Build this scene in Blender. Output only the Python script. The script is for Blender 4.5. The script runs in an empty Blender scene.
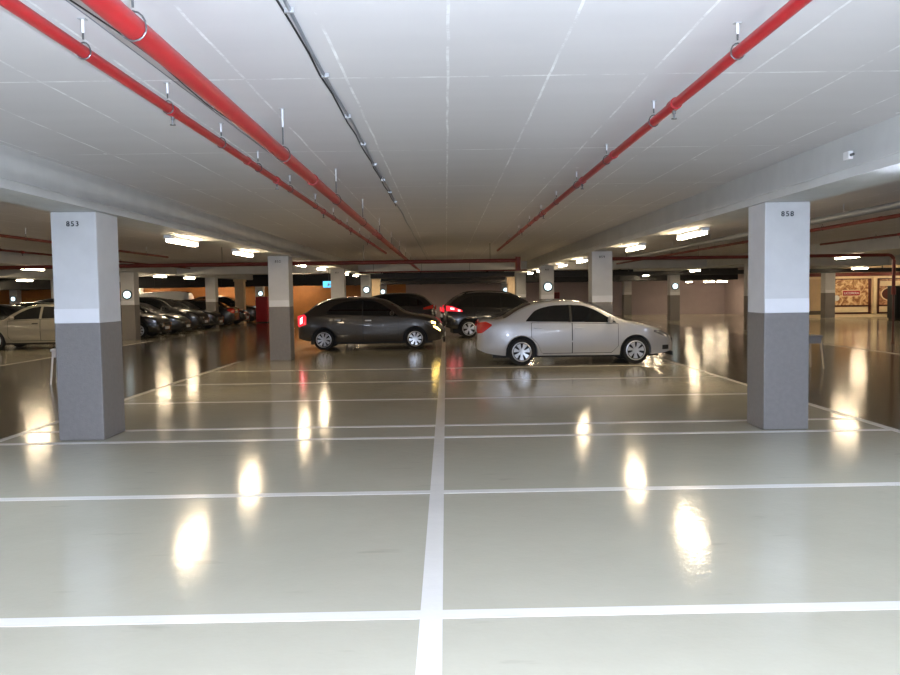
import bpy, bmesh, math, random
from mathutils import Vector, Matrix
random.seed(7)
C = bpy.context.scene.collection
SC = bpy.context.scene
PI = math.pi

# ------------------------------------------------------------------ materials
def mat(name, col, rough=.5, metal=0., noise=0., nscale=8., bump=0., bscale=40., emis=None, estr=0., coat=0., spec=.5, alpha=None):
    m = bpy.data.materials.new(name); m.use_nodes = True
    nt = m.node_tree; p = nt.nodes['Principled BSDF']
    p.inputs['Base Color'].default_value = (*col, 1)
    p.inputs['Roughness'].default_value = rough
    p.inputs['Metallic'].default_value = metal
    p.inputs['Specular IOR Level'].default_value = spec
    p.inputs['Coat Weight'].default_value = coat
    p.inputs['Coat Roughness'].default_value = .05
    if emis:
        p.inputs['Emission Color'].default_value = (*emis, 1)
        p.inputs['Emission Strength'].default_value = estr
    if noise or bump:
        tc = nt.nodes.new('ShaderNodeTexCoord')
    if noise:
        n = nt.nodes.new('ShaderNodeTexNoise'); n.inputs['Scale'].default_value = nscale; n.inputs['Detail'].default_value = 5
        r = nt.nodes.new('ShaderNodeMapRange')
        r.inputs['From Min'].default_value = .3; r.inputs['From Max'].default_value = .7
        r.inputs['To Min'].default_value = 1-noise; r.inputs['To Max'].default_value = 1+noise
        mx = nt.nodes.new('ShaderNodeVectorMath'); mx.operation = 'SCALE'
        mx.inputs[0].default_value = col
        nt.links.new(tc.outputs['Object'], n.inputs['Vector'])
        nt.links.new(n.outputs['Fac'], r.inputs['Value'])
        nt.links.new(r.outputs['Result'], mx.inputs['Scale'])
        nt.links.new(mx.outputs['Vector'], p.inputs['Base Color'])
    if bump:
        n = nt.nodes.new('ShaderNodeTexNoise'); n.inputs['Scale'].default_value = bscale; n.inputs['Detail'].default_value = 3
        b = nt.nodes.new('ShaderNodeBump'); b.inputs['Strength'].default_value = bump; b.inputs['Distance'].default_value = .01
        nt.links.new(tc.outputs['Object'], n.inputs['Vector'])
        nt.links.new(n.outputs['Fac'], b.inputs['Height'])
        nt.links.new(b.outputs['Normal'], p.inputs['Normal'])
    return m

def floor_mat(name, col, rough, noise=.05, spec=.5):
    m = bpy.data.materials.new(name); m.use_nodes = True
    nt = m.node_tree; p = nt.nodes['Principled BSDF']; N = nt.nodes.new; L = nt.links.new
    tc = N('ShaderNodeTexCoord')
    n1 = N('ShaderNodeTexNoise'); n1.inputs['Scale'].default_value = .7; n1.inputs['Detail'].default_value = 8; n1.inputs['Roughness'].default_value = .65
    r = N('ShaderNodeMapRange'); r.inputs['From Min'].default_value = .3; r.inputs['From Max'].default_value = .7
    r.inputs['To Min'].default_value = 1-noise; r.inputs['To Max'].default_value = 1+noise
    L(tc.outputs['Object'], n1.inputs['Vector']); L(n1.outputs['Fac'], r.inputs['Value'])
    # dark scuffs: stretched thresholded noise
    mp = N('ShaderNodeMapping'); mp.inputs['Scale'].default_value = (1.2, 5., 1)
    n2 = N('ShaderNodeTexNoise'); n2.inputs['Scale'].default_value = 1.3; n2.inputs['Detail'].default_value = 6
    L(tc.outputs['Object'], mp.inputs['Vector']); L(mp.outputs['Vector'], n2.inputs['Vector'])
    r2 = N('ShaderNodeMapRange'); r2.inputs['From Min'].default_value = .66; r2.inputs['From Max'].default_value = .74
    r2.inputs['To Min'].default_value = 1.; r2.inputs['To Max'].default_value = .86
    L(n2.outputs['Fac'], r2.inputs['Value'])
    mul = N('ShaderNodeMath'); mul.operation = 'MULTIPLY'; L(r.outputs['Result'], mul.inputs[0]); L(r2.outputs['Result'], mul.inputs[1])
    sc = N('ShaderNodeVectorMath'); sc.operation = 'SCALE'; sc.inputs[0].default_value = col
    L(mul.outputs[0], sc.inputs['Scale']); L(sc.outputs['Vector'], p.inputs['Base Color'])
    p.inputs['Roughness'].default_value = rough
    p.inputs['Specular IOR Level'].default_value = spec
    nb = N('ShaderNodeTexNoise'); nb.inputs['Scale'].default_value = 9.; nb.inputs['Detail'].default_value = 3
    nc = N('ShaderNodeTexNoise'); nc.inputs['Scale'].default_value = 38.; nc.inputs['Detail'].default_value = 2
    L(tc.outputs['Object'], nb.inputs['Vector']); L(tc.outputs['Object'], nc.inputs['Vector'])
    ad = N('ShaderNodeMath'); ad.operation = 'MULTIPLY_ADD'; ad.inputs[1].default_value = .4
    L(nc.outputs['Fac'], ad.inputs[0]); L(nb.outputs['Fac'], ad.inputs[2])
    b = N('ShaderNodeBump'); b.inputs['Strength'].default_value = .5; b.inputs['Distance'].default_value = .0024
    L(ad.outputs[0], b.inputs['Height']); L(b.outputs['Normal'], p.inputs['Normal'])
    return m

def ceiling_mat():
    m = bpy.data.materials.new('painted_concrete_ceiling'); m.use_nodes = True
    nt = m.node_tree; p = nt.nodes['Principled BSDF']; N = nt.nodes.new; L = nt.links.new
    p.inputs['Roughness'].default_value = .75
    tc = N('ShaderNodeTexCoord')
    wn = N('ShaderNodeTexNoise'); wn.inputs['Scale'].default_value = 1.7; wn.inputs['Detail'].default_value = 6
    L(tc.outputs['Object'], wn.inputs['Vector'])
    sx = N('ShaderNodeSeparateXYZ'); L(tc.outputs['Object'], sx.inputs[0])
    def math_(op, a, b=None, c=None):
        n = N('ShaderNodeMath'); n.operation = op
        for i, v in enumerate((a, b, c)):
            if v is None: continue
            if isinstance(v, (int, float)): n.inputs[i].default_value = v
            else: L(v, n.inputs[i])
        return n.outputs[0]
    wob = math_('MULTIPLY_ADD', wn.outputs['Fac'], .03, -.015)
    def lines(coord, spacing, off, half):
        a = math_('ADD', coord, wob)
        a = math_('SUBTRACT', a, off - spacing/2)
        a = math_('MODULO', math_('ADD', a, spacing*200), spacing)
        a = math_('ABSOLUTE', math_('SUBTRACT', a, spacing/2))
        return math_('LESS_THAN', a, half)
    brk = N('ShaderNodeTexNoise'); brk.inputs['Scale'].default_value = 2.2; brk.inputs['Detail'].default_value = 8; brk.inputs['Roughness'].default_value = .8
    L(tc.outputs['Object'], brk.inputs['Vector'])
    bk = N('ShaderNodeMapRange'); bk.inputs['From Min'].default_value = .42; bk.inputs['From Max'].default_value = .6; L(brk.outputs['Fac'], bk.inputs['Value'])
    l1 = lines(sx.outputs['X'], .62, .03, .008)
    l2 = lines(sx.outputs['Y'], 2.50, 4.97, .012)
    ln = math_('MAXIMUM', l1, l2)
    ln = math_('MULTIPLY', ln, bk.outputs['Result'])
    sp = N('ShaderNodeTexVoronoi'); sp.inputs['Scale'].default_value = 1.6; L(tc.outputs['Object'], sp.inputs['Vector'])
    sk = math_('LESS_THAN', sp.outputs['Distance'], .03)
    ln = math_('MAXIMUM', ln, sk)
    mx = N('ShaderNodeMix'); mx.data_type = 'RGBA'
    mp = N('ShaderNodeMapping'); mp.inputs['Scale'].default_value = (.5, 3., 1); L(tc.outputs['Object'], mp.inputs['Vector'])
    st = N('ShaderNodeTexNoise'); st.inputs['Scale'].default_value = 1.; st.inputs['Detail'].default_value = 6; L(mp.outputs['Vector'], st.inputs['Vector'])
    cr = N('ShaderNodeMapRange'); cr.inputs['To Min'].default_value = .93; cr.inputs['To Max'].default_value = 1.05; L(st.outputs['Fac'], cr.inputs['Value'])
    bc = N('ShaderNodeVectorMath'); bc.operation = 'SCALE'; bc.inputs[0].default_value = CEIL; L(cr.outputs['Result'], bc.inputs['Scale'])
    L(bc.outputs['Vector'], mx.inputs[6]); mx.inputs[7].default_value = (.86, .86, .86, 1)
    L(ln, mx.inputs[0]); L(mx.outputs[2], p.inputs['Base Color'])
    b = N('ShaderNodeBump'); b.inputs['Strength'].default_value = .3; b.inputs['Distance'].default_value = .004
    L(brk.outputs['Fac'], b.inputs['Height']); L(b.outputs['Normal'], p.inputs['Normal'])
    return m

CEIL = (.595, .575, .58)
M = {}
M['ceiling'] = ceiling_mat()
M['beam'] = mat('beam_paint', (.57, .57, .55), .7, noise=.05, nscale=3)
M['floor'] = floor_mat('bay_epoxy', (.405, .38, .295), .115)
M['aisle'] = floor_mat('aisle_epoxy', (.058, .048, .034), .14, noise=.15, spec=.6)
M['line'] = floor_mat('line_paint', (.66, .63, .575), .22, noise=.08)
M['col'] = mat('column_white', (.62, .62, .62), .6, noise=.04, nscale=5, bump=.15, bscale=30)
M['colband'] = mat('column_fresh_white', (.78, .78, .80), .5, noise=.02)
M['colgrey'] = mat('column_grey', (.195, .18, .172), .45, noise=.06, nscale=20, bump=.3, bscale=60)
M['cream'] = mat('column_warm_light_tint', (.75, .58, .38), .6, noise=.05)  # warm light of the far lamps put into the colour
M['ink'] = mat('stencil_ink', (.02, .025, .03), .6)
M['red'] = mat('red_pipe', (.33, .012, .016), .4, noise=.08, nscale=10, coat=.1)
M['reddark'] = mat('dull_red_pipe', (.15, .018, .012), .55, noise=.1)
M['conduit'] = mat('grey_conduit', (.25, .27, .30), .4, .4)
M['galv'] = mat('galvanised', (.5, .5, .5), .4, .7)
M['steel'] = mat('dark_steel', (.12, .12, .12), .4, .6)
M['black'] = mat('black_cable', (.01, .01, .012), .5)
M['duct'] = mat('black_duct', (.012, .012, .014), .5, .2, noise=.2)
M['lampbody'] = mat('lamp_housing', (.75, .76, .78), .4)
M['tube'] = mat('lit_tube', (.9, .9, .9), .5, emis=(1, .79, .52), estr=64)
M['tubefill'] = mat('cool_fill_tube', (.9, .9, .9), .5, emis=(.69, .79, 1), estr=142)  # cool tint and extra strength added to light the foreground
M['wall'] = mat('lilac_wall', (.42, .35, .36), .7, noise=.04, nscale=2)
M['orange'] = mat('orange_wall', (.42, .17, .045), .6, noise=.12, nscale=1.5)
M['tan'] = mat('tan_wall', (.72, .52, .30), .6, noise=.05, nscale=2)
M['sidewall'] = mat('side_wall', (.5, .48, .45), .7, noise=.05)
M['dskirt'] = mat('olive_skirting', (.10, .085, .06), .5)
M['brown'] = mat('dark_brown_frame', (.09, .02, .012), .4)
M['pale'] = mat('pale_panel', (.85, .68, .42), .5, noise=.04)
M['signrim'] = mat('sign_rim', (.01, .04, .07), .3)
M['signface'] = mat('sign_face_flash_glow', (.85, .93, .95), .3, emis=(.70, .93, 1), estr=1.3)  # emission imitates flash thrown back by the reflective face, not a lamp
M['cyan'] = mat('cyan_sign', (.1, .5, .8), .3, emis=(.12, .62, 1), estr=1.2)
M['white'] = mat('white_plastic', (.8, .8, .8), .4)
M['redcab'] = mat('red_cabinet', (.40, .015, .03), .35)
M['stool'] = mat('grey_stool', (.22, .22, .24), .4)
M['wood'] = mat('pale_leg', (.55, .45, .32), .5)
# cars
def paint(name, col, metal=.6, rough=.32):
    return mat(name, col, rough, metal, noise=.03, nscale=300, coat=1.)
M['silver'] = paint('silver_paint', (.50, .50, .51), .4, .36)
M['vanwhite'] = paint('white_paint', (.8, .82, .85), .0, .4)
M['graphite'] = paint('graphite_paint', (.048, .042, .036), .6, .33)
M['blackpaint'] = paint('black_paint', (.005, .005, .006), .1, .25)
M['champagne'] = paint('champagne_paint', (.33, .31, .26), .4, .4)
M['navy'] = paint('charcoal_paint', (.010, .011, .013), .3, .28)
M['glass'] = mat('tinted_glass', (.006, .007, .008), .04, spec=.7)
M['rubber'] = mat('tyre_rubber', (.012, .012, .012), .75)
M['alloy'] = mat('alloy', (.62, .63, .65), .3, .7)
M['trim'] = mat('black_trim', (.01, .01, .01), .6)
M['plate'] = mat('number_plate', (.7, .75, .8), .3)
M['lens'] = mat('headlamp_lens', (.14, .14, .15), .06, .3, coat=1.)
M['tail'] = mat('tail_lens', (.55, .02, .012), .12, coat=1.)
M['tail_lit'] = mat('lit_tail_lens', (.5, .015, .02), .12, emis=(1, .03, .05), estr=.8)
M['tail_core'] = mat('lit_tail_core', (.6, .02, .02), .12, emis=(1, .25, .28), estr=5)
M['amber'] = mat('lit_indicator', (.8, .5, .1), .12, emis=(1, .66, .16), estr=12)

# ------------------------------------------------------------------ mesh helpers
def link(name, bm, m, parent=None, smooth=False, loc=None, sharp=None):
    me = bpy.data.meshes.new(name); 
    bmesh.ops.recalc_face_normals(bm, faces=bm.faces)
    bm.to_mesh(me); bm.free()
    for k in (m if isinstance(m, (list, tuple)) else [m]): me.materials.append(k)
    if smooth or sharp:
        for p in me.polygons: p.use_smooth = True
    if sharp: me.set_sharp_from_angle(angle=math.radians(sharp))
    o = bpy.data.objects.new(name, me); C.objects.link(o)
    if parent: o.parent = parent
    if loc: o.location = loc
    return o

def box(bm, x0, x1, y0, y1, z0, z1, bev=0, mi=0):
    vs = [bm.verts.new((x, y, z)) for z in (z0, z1) for x, y in ((x0, y0), (x1, y0), (x1, y1), (x0, y1))]
    fs = [(0, 3, 2, 1), (4, 5, 6, 7), (0, 1, 5, 4), (1, 2, 6, 5), (2, 3, 7, 6), (3, 0, 4, 7)]
    nf = [bm.faces.new([vs[i] for i in f]) for f in fs]
    for f in nf: f.material_index = mi
    if bev:
        es = list({e for f in nf for e in f.edges})
        bmesh.ops.bevel(bm, geom=es, offset=bev, segments=2, affect='EDGES', profile=.5)
    return bm
def nb(): return bmesh.new()
def bx(*a, **k): return box(nb(), *a, **k)

def tube(bm, pts, r, seg=12, cap=True):
    pts = [Vector(p) for p in pts]; rings = []
    for i, p in enumerate(pts):
        a = pts[max(i-1, 0)]; b = pts[min(i+1, len(pts)-1)]
        d = (b-a).normalized()
        up = Vector((0, 0, 1)) if abs(d.z) < .95 else Vector((0, 1, 0))
        u = d.cross(up).normalized(); v = d.cross(u)
        k = r[i] if isinstance(r, (list, tuple)) else r
        rings.append([bm.verts.new(p + (u*math.cos(t*2*PI/seg) + v*math.sin(t*2*PI/seg))*k) for t in range(seg)])
    for q, w in zip(rings, rings[1:]):
        for i in range(seg):
            bm.faces.new((q[i], q[(i+1) % seg], w[(i+1) % seg], w[i]))
    if cap:
        bm.faces.new(rings[0][::-1]); bm.faces.new(rings[-1])
    return bm

def tag(o, label=None, cat=None, group=None, kind=None):
    if label: o['label'] = label
    if cat: o['category'] = cat
    if group: o['group'] = group
    if kind: o['kind'] = kind
    return o
def empty(name, loc=(0, 0, 0), rz=0, label=None, cat=None, group=None, s=1):
    o = bpy.data.objects.new(name, None); C.objects.link(o); o.empty_display_size = .2
    o.location = loc; o.rotation_euler = (0, 0, rz); o.scale = (s, s, s)
    return tag(o, label, cat, group)
def kids(o): return [c for c in bpy.data.objects if c.parent == o]
def dup(root, loc, rz=None, label=None, group=None):
    def rec(o, par):
        c = o.copy(); C.objects.link(c); c.parent = par
        for k in kids(o): rec(k, c)
        return c
    r = rec(root, None); r.location = loc
    if rz is not None: r.rotation_euler = (0, 0, rz)
    if label: r['label'] = label
    if group: r['group'] = group
    return r
def text(name, s, size, m, parent, loc, rot=(PI/2, 0, 0), ext=.002):
    cu = bpy.data.curves.new(name, 'FONT'); cu.body = s; cu.size = size; cu.extrude = ext
    cu.align_x = 'CENTER'; cu.align_y = 'CENTER'; cu.offset = size*.012; cu.space_character = 1.3 if s.isdigit() else 1
    t = bpy.data.objects.new(name, cu); C.objects.link(t)
    me = bpy.data.meshes.new_from_object(t.evaluated_get(bpy.context.evaluated_depsgraph_get()))
    bpy.data.objects.remove(t)
    me.materials.clear(); me.materials.append(m)
    o = bpy.data.objects.new(name, me); C.objects.link(o); o.parent = parent
    o.location = loc; o.rotation_euler = rot
    return o

# ------------------------------------------------------------------ setting
X0, X1, Y0, Y1, ZC, ZB = -36., 30., -12., 52., 2.90, 2.53
ROWS = [-27.4, -19.6, -11.85, -4.035, 3.78, 11.55, 19.4]      # column lines (centre X)
BAYC = [9.11 + 10.50*k for k in range(-2, 5)]                  # column centres in depth
H = .25
floor = link('floor', bx(X0-.3, X1+.3, Y0-.3, Y1+.3, -.2, 0), M['floor']); tag(floor, 'glossy beige epoxy car park floor with white bay lines', 'floor', kind='structure')
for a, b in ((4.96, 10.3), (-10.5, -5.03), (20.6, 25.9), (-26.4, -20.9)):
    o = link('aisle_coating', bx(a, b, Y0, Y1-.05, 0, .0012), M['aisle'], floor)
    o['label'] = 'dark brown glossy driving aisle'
def line(x0, x1, y, t=.0, w=.10):
    bm = nb()
    n = 8
    lo = [bm.verts.new((x0+(x1-x0)*i/n, y-w/2+t*(x0+(x1-x0)*i/n), .0022)) for i in range(n+1)]
    hi = [bm.verts.new((x0+(x1-x0)*i/n, y+w/2+t*(x0+(x1-x0)*i/n), .0022)) for i in range(n+1)]
    for i in range(n): bm.faces.new((lo[i], lo[i+1], hi[i+1], hi[i]))
    r = bmesh.ops.extrude_face_region(bm, geom=bm.faces[:])
    for v in r['geom']:
        if isinstance(v, bmesh.types.BMVert): v.co.z = .0
    return link('bay_line', bm, M['line'], floor)
def vline(x, y0, y1, w=.11, name='centre_line'):
    return link(name, bx(x-w/2, x+w/2, y0, y1, .0, .0027), M['line'], floor)
yl = []
for c in BAYC:
    yl += [c-.39, c+.39] + [c+.39+2.43*j for j in (1, 2, 3)]
for cx, vis in ((-.095, 1), (15.5, 0), (-15.7, 0)):
    if vis: vline(cx, .6, 27)
    if cx < 10: vline(cx+5.02, 2 if vis else 6, 19.4 if vis else 29, .09, 'edge_line')
    if cx > -10: vline(cx-4.92, 2 if vis else 6, 19.4 if vis else 27, .09, 'edge_line')
    for y in yl:
        if vis and 3 < y < 19:
            line(cx-4.9, cx+5, y, .008 if vis else 0)

tag(link('ceiling', bx(X0-.3, X1+.3, Y0-.3, Y1+.3, ZC, ZC+.3), M['ceiling']), 'white painted concrete ceiling slab with joint lines', 'ceiling', kind='structure')
def struct(name, bm, m, label):
    o = link(name, bm, m); tag(o, label, name.split('_')[0] if not name.startswith('trim') else 'beam', kind='structure'); return o
n = 1
nm = ['far left', 'outer left', 'left aisle', 'centre left', 'centre right', 'right aisle', 'far right']
for i, x in enumerate(ROWS):
    bm = nb(); box(bm, x-.27, x+.27, Y0, Y1, ZB, ZC+.01)
    box(bm, x-.285, x-.27, Y0, Y1, ZB+.08, ZB+.095); box(bm, x+.27, x+.285, Y0, Y1, ZB+.08, ZB+.095)
    struct('trim_%d' % n, bm, M['beam'], 'white concrete ceiling beam running away above the %s column row' % nm[i]); n += 1
xs = [X0] + [v for x in ROWS for v in (x-.27, x+.27)] + [X1]
bm = nb()
for i in range(0, len(xs), 2): box(bm, xs[i], xs[i+1], 34.6, 35.2, ZB, ZC+.01)
struct('trim_%d' % n, bm, M['beam'], 'pale concrete cross beam far back across the whole hall'); n += 1
struct('wall_back', bx(-2.6, 18.4, Y1, Y1+.3, -.1, ZC), M['wall'], 'dusky lilac back wall across the end of the hall')
struct('wall_back_left', bx(X0, -2.6, Y1, Y1+.3, -.1, ZC), M['orange'], 'orange lit back wall behind the parked cars on the left')
struct('wall_back_right', bx(18.1, X1, 42, 42.3, -.1, ZC), M['tan'], 'tan wall carrying framed posters at far right')
struct('wall_return', bx(18.1, 18.4, 42.3, Y1, -.1, ZC), M['wall'], 'lilac return wall beside the poster wall')
struct('wall_left', bx(X0-.3, X0, Y0, Y1, -.1, ZC), M['sidewall'], 'grey side wall at far left')
struct('wall_right', bx(X1, X1+.3, Y0, Y1, -.1, ZC), M['sidewall'], 'grey side wall at far right')
struct('wall_front', bx(X0, X1, Y0-.3, Y0, -.1, ZC), M['sidewall'], 'grey wall behind the viewer')
# trims of the poster wall
tr = bx(18.12, X1, 41.95, 42.0, 2.15, 2.34); struct('trim_%d' % n, tr, M['reddark'], 'dark red band along the top of the poster wall')['category'] = 'trim'; n += 1
tr = bx(18.12, X1, 41.94, 42.0, 2.02, 2.15); struct('trim_%d' % n, tr, M['pale'], 'pale strip under the red band of the poster wall')['category'] = 'trim'; n += 1
tr = bx(18.12, 20.3, 41.95, 42.0, .16, .36); struct('trim_%d' % n, tr, M['dskirt'], 'dark olive skirting left of the posters')['category'] = 'trim'; n += 1
tr = bx(18.12, X1, 41.93, 42.0, .0, .16); struct('baseboard_right', tr, M['pale'], 'pale baseboard along the poster wall')

# ------------------------------------------------------------------ columns
marks = {(2, 3): '853', (2, 4): '858', (3, 3): '852', (3, 4): '859', (4, 3): '851', (4, 4): '860'}
def column(i, k, label, grey=True):
    x, y = ROWS[i] + {(3, 2): -.045, (4, 2): .0}.get((i, k), 0), BAYC[k]
    t = empty('concrete_column', (x, y, 0), 0, label, 'column', 'columns of the car park')
    if (i, k) == (3, 2): t.scale = (1, 1.18, 1); t.location.y += .04
    link('shaft', bx(-H, H, -H, H, 1.30 if grey else 0, ZB, .012), M['col'] if grey else M['cream'], t)
    if grey:
        o = link('painted_base', bx(-H-.002, H+.002, -H-.002, H+.002, 0, 1.31, .012), M['colgrey'], t); o['label'] = 'dark grey painted lower half'
        link('white_band', bx(-H+.004, H-.004, -H-.003, -H+.05, 1.31, 1.465, 0), M['colband'], t)
    if (k, i) in marks:
        text('column_number', marks[(k, i)], .078, M['ink'], t, (-.005, -H-.004, 2.395))
    return t
depth = {0: 'behind the viewer', 1: 'beside the viewer', 2: 'nearest and largest', 3: 'second in depth', 4: 'third in depth', 5: 'fourth in depth', 6: 'fifth in depth, close to the back wall'}
side = ['outermost left row', 'second row from left', 'row beyond the left aisle', 'centre left row', 'centre right row', 'row beyond the right aisle', 'far right row']
vis = [(3, 2), (4, 2), (3, 3), (4, 3), (3, 4), (4, 4), (3, 5), (4, 5), (3, 6), (4, 6), (2, 3), (2, 4), (2, 5), (2, 6), (1, 4), (1, 5), (1, 6), (0, 5), (0, 6),
       (5, 4), (5, 5), (5, 6), (6, 5), (5, 3), (3, 1), (4, 1)]
for i, k in vis:
    column(i, k, 'two tone white and grey square column, %s of the %s' % (depth[k], side[i]))
for i, lab in ((2, 'pier tinted cream for warm light between the dark cars at far left'), (3, 'pier tinted cream for warm light seen over the dark hatchback'), (4, 'pier tinted cream for warm light seen over the black wagon')):
    x = ROWS[i]
    t = empty('warm_lit_pier', (x, 46.2, 0), 0, lab, 'column', 'piers tinted for warm light near the back')
    link('shaft', bx(-H, H, -H, H, 0, ZB, .012), M['cream'], t)
    link('corbel', bx(-H-.05, H+.05, -H-.05, H+.05, ZB-.12, ZB-.0, .01), M['cream'], t)

# round signs hung on columns; face glow stands in for returned flash
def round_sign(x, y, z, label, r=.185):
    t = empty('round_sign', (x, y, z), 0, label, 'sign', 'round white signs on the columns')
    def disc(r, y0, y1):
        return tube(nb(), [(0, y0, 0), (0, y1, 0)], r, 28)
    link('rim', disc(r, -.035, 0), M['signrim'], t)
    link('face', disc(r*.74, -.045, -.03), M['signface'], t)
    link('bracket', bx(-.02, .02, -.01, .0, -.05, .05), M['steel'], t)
yf = lambda k: BAYC[k]-H
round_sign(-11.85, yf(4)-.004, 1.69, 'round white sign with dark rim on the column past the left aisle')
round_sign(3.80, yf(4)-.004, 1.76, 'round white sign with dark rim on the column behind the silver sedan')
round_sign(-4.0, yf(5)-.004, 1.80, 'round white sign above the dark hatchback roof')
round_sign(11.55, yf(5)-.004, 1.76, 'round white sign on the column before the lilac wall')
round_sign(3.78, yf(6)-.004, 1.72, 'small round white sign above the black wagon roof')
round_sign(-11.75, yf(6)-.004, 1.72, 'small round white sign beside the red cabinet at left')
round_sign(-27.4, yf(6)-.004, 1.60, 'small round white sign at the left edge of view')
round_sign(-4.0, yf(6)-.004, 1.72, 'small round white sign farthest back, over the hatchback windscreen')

# ------------------------------------------------------------------ lamps
def make_lamp(name='tube_light', tm='tube', L=1.36):
    t = empty(name, (0, 0, ZB), 0, None, 'light')
    link('housing', bx(-.045, .045, -L/2, L/2, -.045, 0, .008), M['lampbody'], t)
    for s in (-1, 1):
        link('tube', tube(nb(), [(s*.030, -L/2+.05, -.082), (s*.030, L/2-.05, -.082)], .021, 12), M[tm], t, smooth=False)
    link('end_cap', bx(-.06, .06, -L/2-.02, -L/2+.16, -.06, .0, .01), M['lampbody'], t)
    link('end_cap', bx(-.055, .055, L/2-.05, L/2, -.105, -.0, .01), M['lampbody'], t)
    return t
LX = [-27.6, -19.85, -12.1, -4.25, 4.0, 11.8, 19.62]
LY = {}
for k in range(0, 7):
    LY[(k, 0)] = BAYC[k]+3.92; LY[(k, 1)] = BAYC[k]+7.8
lamp0 = None; fill0 = None
snm = ['outermost left beam', 'second left beam', 'beam beyond the left aisle', 'centre left beam', 'centre right beam', 'beam beyond the right aisle', 'far right beam']
onm = ['first', 'second', 'third', 'fourth', 'fifth', 'sixth', 'seventh', 'eighth', 'ninth', 'tenth']
for i, x in enumerate(LX):
    cnt = 0
    for k in range(0, 7):
        for j in (0, 1):
            y = LY[(k, j)]
            if (k, j) == (5, 1): y = 47.2
            if (k, j) == (1, 1): y = 5.85
            if y > 48: continue
            if i == 6 and y > 41: continue
            if i == 0 and y < 33: continue
            if i in (1, 6) and y < 8: continue
            if i == 6 and y < 20: continue
            if (i, k, j) in ((5, 4, 0), (6, 4, 0)) or (i, k) == (2, 5): continue
            # does it appear in the frame?
            inview = y > 8 and abs(x)/y < .56
            if inview: lab = 'lit white tube light under the %s, %s from the front' % (snm[i], onm[cnt]); g = 'tube lights under the beams'; cnt += 1
            else: lab = 'unseen tube light outside the picture, near the viewer'; g = 'unseen tube lights near the viewer'
            if not inview and y < 8:  # unseen near tubes, made cooler and brighter as foreground fill
                if fill0 is None:
                    fill0 = make_lamp(tm='tubefill'); fill0.location = (x, y, ZB); fill0['label'] = lab; fill0['group'] = g
                else: dup(fill0, (x, y, ZB), 0, lab, g)
                continue
            if lamp0 is None:
                lamp0 = make_lamp(); o = lamp0; o.location = (x, y, ZB); o['label'] = lab; o['group'] = g
            else: o = dup(lamp0, (x, y, ZB), 0, lab, g)
# two crosswise lamps under the duct by the back wall
for x, lab in ((16.75, 'rightmost short crosswise tube light under the black duct by the lilac wall'), (15.98, 'short crosswise tube light under the black duct, second from right'), (14.75, 'very short crosswise tube light under the duct beside the signed column')):
    o = dup(lamp0, (x, 48.6, 2.11), PI/2, lab, 'crosswise lights under the duct'); o.scale = (1, .5 if x > 15 else .3, 1)
# unseen warm lamps added to brighten the orange and poster walls
for x, lab in ((-9.2, 'unseen tube light added to brighten the orange wall, right one'), (-14.5, 'unseen tube light added to brighten the orange wall, middle one'), (-19.2, 'unseen tube light added to brighten the orange wall, left one')):
    dup(lamp0, (x, 50.6, 2.53), PI/2, lab, 'unseen wall lights added at the back left')
    link('drop_rod', bx(-.01, .01, -.01, .01, 0, .36), M['steel'], bpy.data.objects[-1] if False else [o for o in bpy.data.objects if o.get('label') == lab][0])  # rod added with the unseen wall lamp
for x, lab in ((21.3, 'unseen tube light added to brighten the first poster from above'), (24.4, 'unseen tube light added to brighten the right hand poster from above')):
    o = dup(lamp0, (x, 40.1, 2.47), PI/2, lab, 'unseen lights added above the posters')  # added out of sight behind the tray to brighten the posters
    link('drop_rod', bx(-.01, .01, -.01, .01, 0, .43), M['steel'], o)  # rod added with the unseen poster lamp

# ------------------------------------------------------------------ pipes
def hanger(parent, x, y, zp, r, white=True):
    h = link('hanger', tube(nb(), [(x, y, zp+r+.03), (x, y, ZC)], .005, 6), M['steel'], parent)
    bm = nb(); pts = [(x+(r+.004)*math.cos(a), y, zp+(r+(.016 if math.sin(a) > 0 else .004))*math.sin(a)) for a in [i*2*PI/16 for i in range(17)]]
    tube(bm, pts, .0038, 6, False); link('clevis', bm, M['steel'], h)
    zt = ZC-.10
    link('rod_sleeve', tube(nb(), [(x, y, max(zp+r+.06, zt-.03)), (x, y, ZC-.005)], .007, 8), M['lampbody'], h)
    link('ceiling_plate', bx(x-.018, x+.018, y-.015, y+.015, ZC-.005, ZC), M['galv'], h)
def sprinkler(parent, x, y, zp, r):
    s = link('sprinkler', tube(nb(), [(x, y, zp-r+.005), (x, y, zp-r-.025), (x, y, zp-r-.03), (x, y, zp-r-.055)], [.011, .011, .007, .005], 8), M['steel'], parent)
    link('deflector', tube(nb(), [(x, y, zp-r-.055), (x, y, zp-r-.060)], .018, 12), M['steel'], s)
    link('pipe_tee', tube(nb(), [(x, y-.05, zp), (x, y+.05, zp)], r+.008, 14), M['red'], s)
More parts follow.
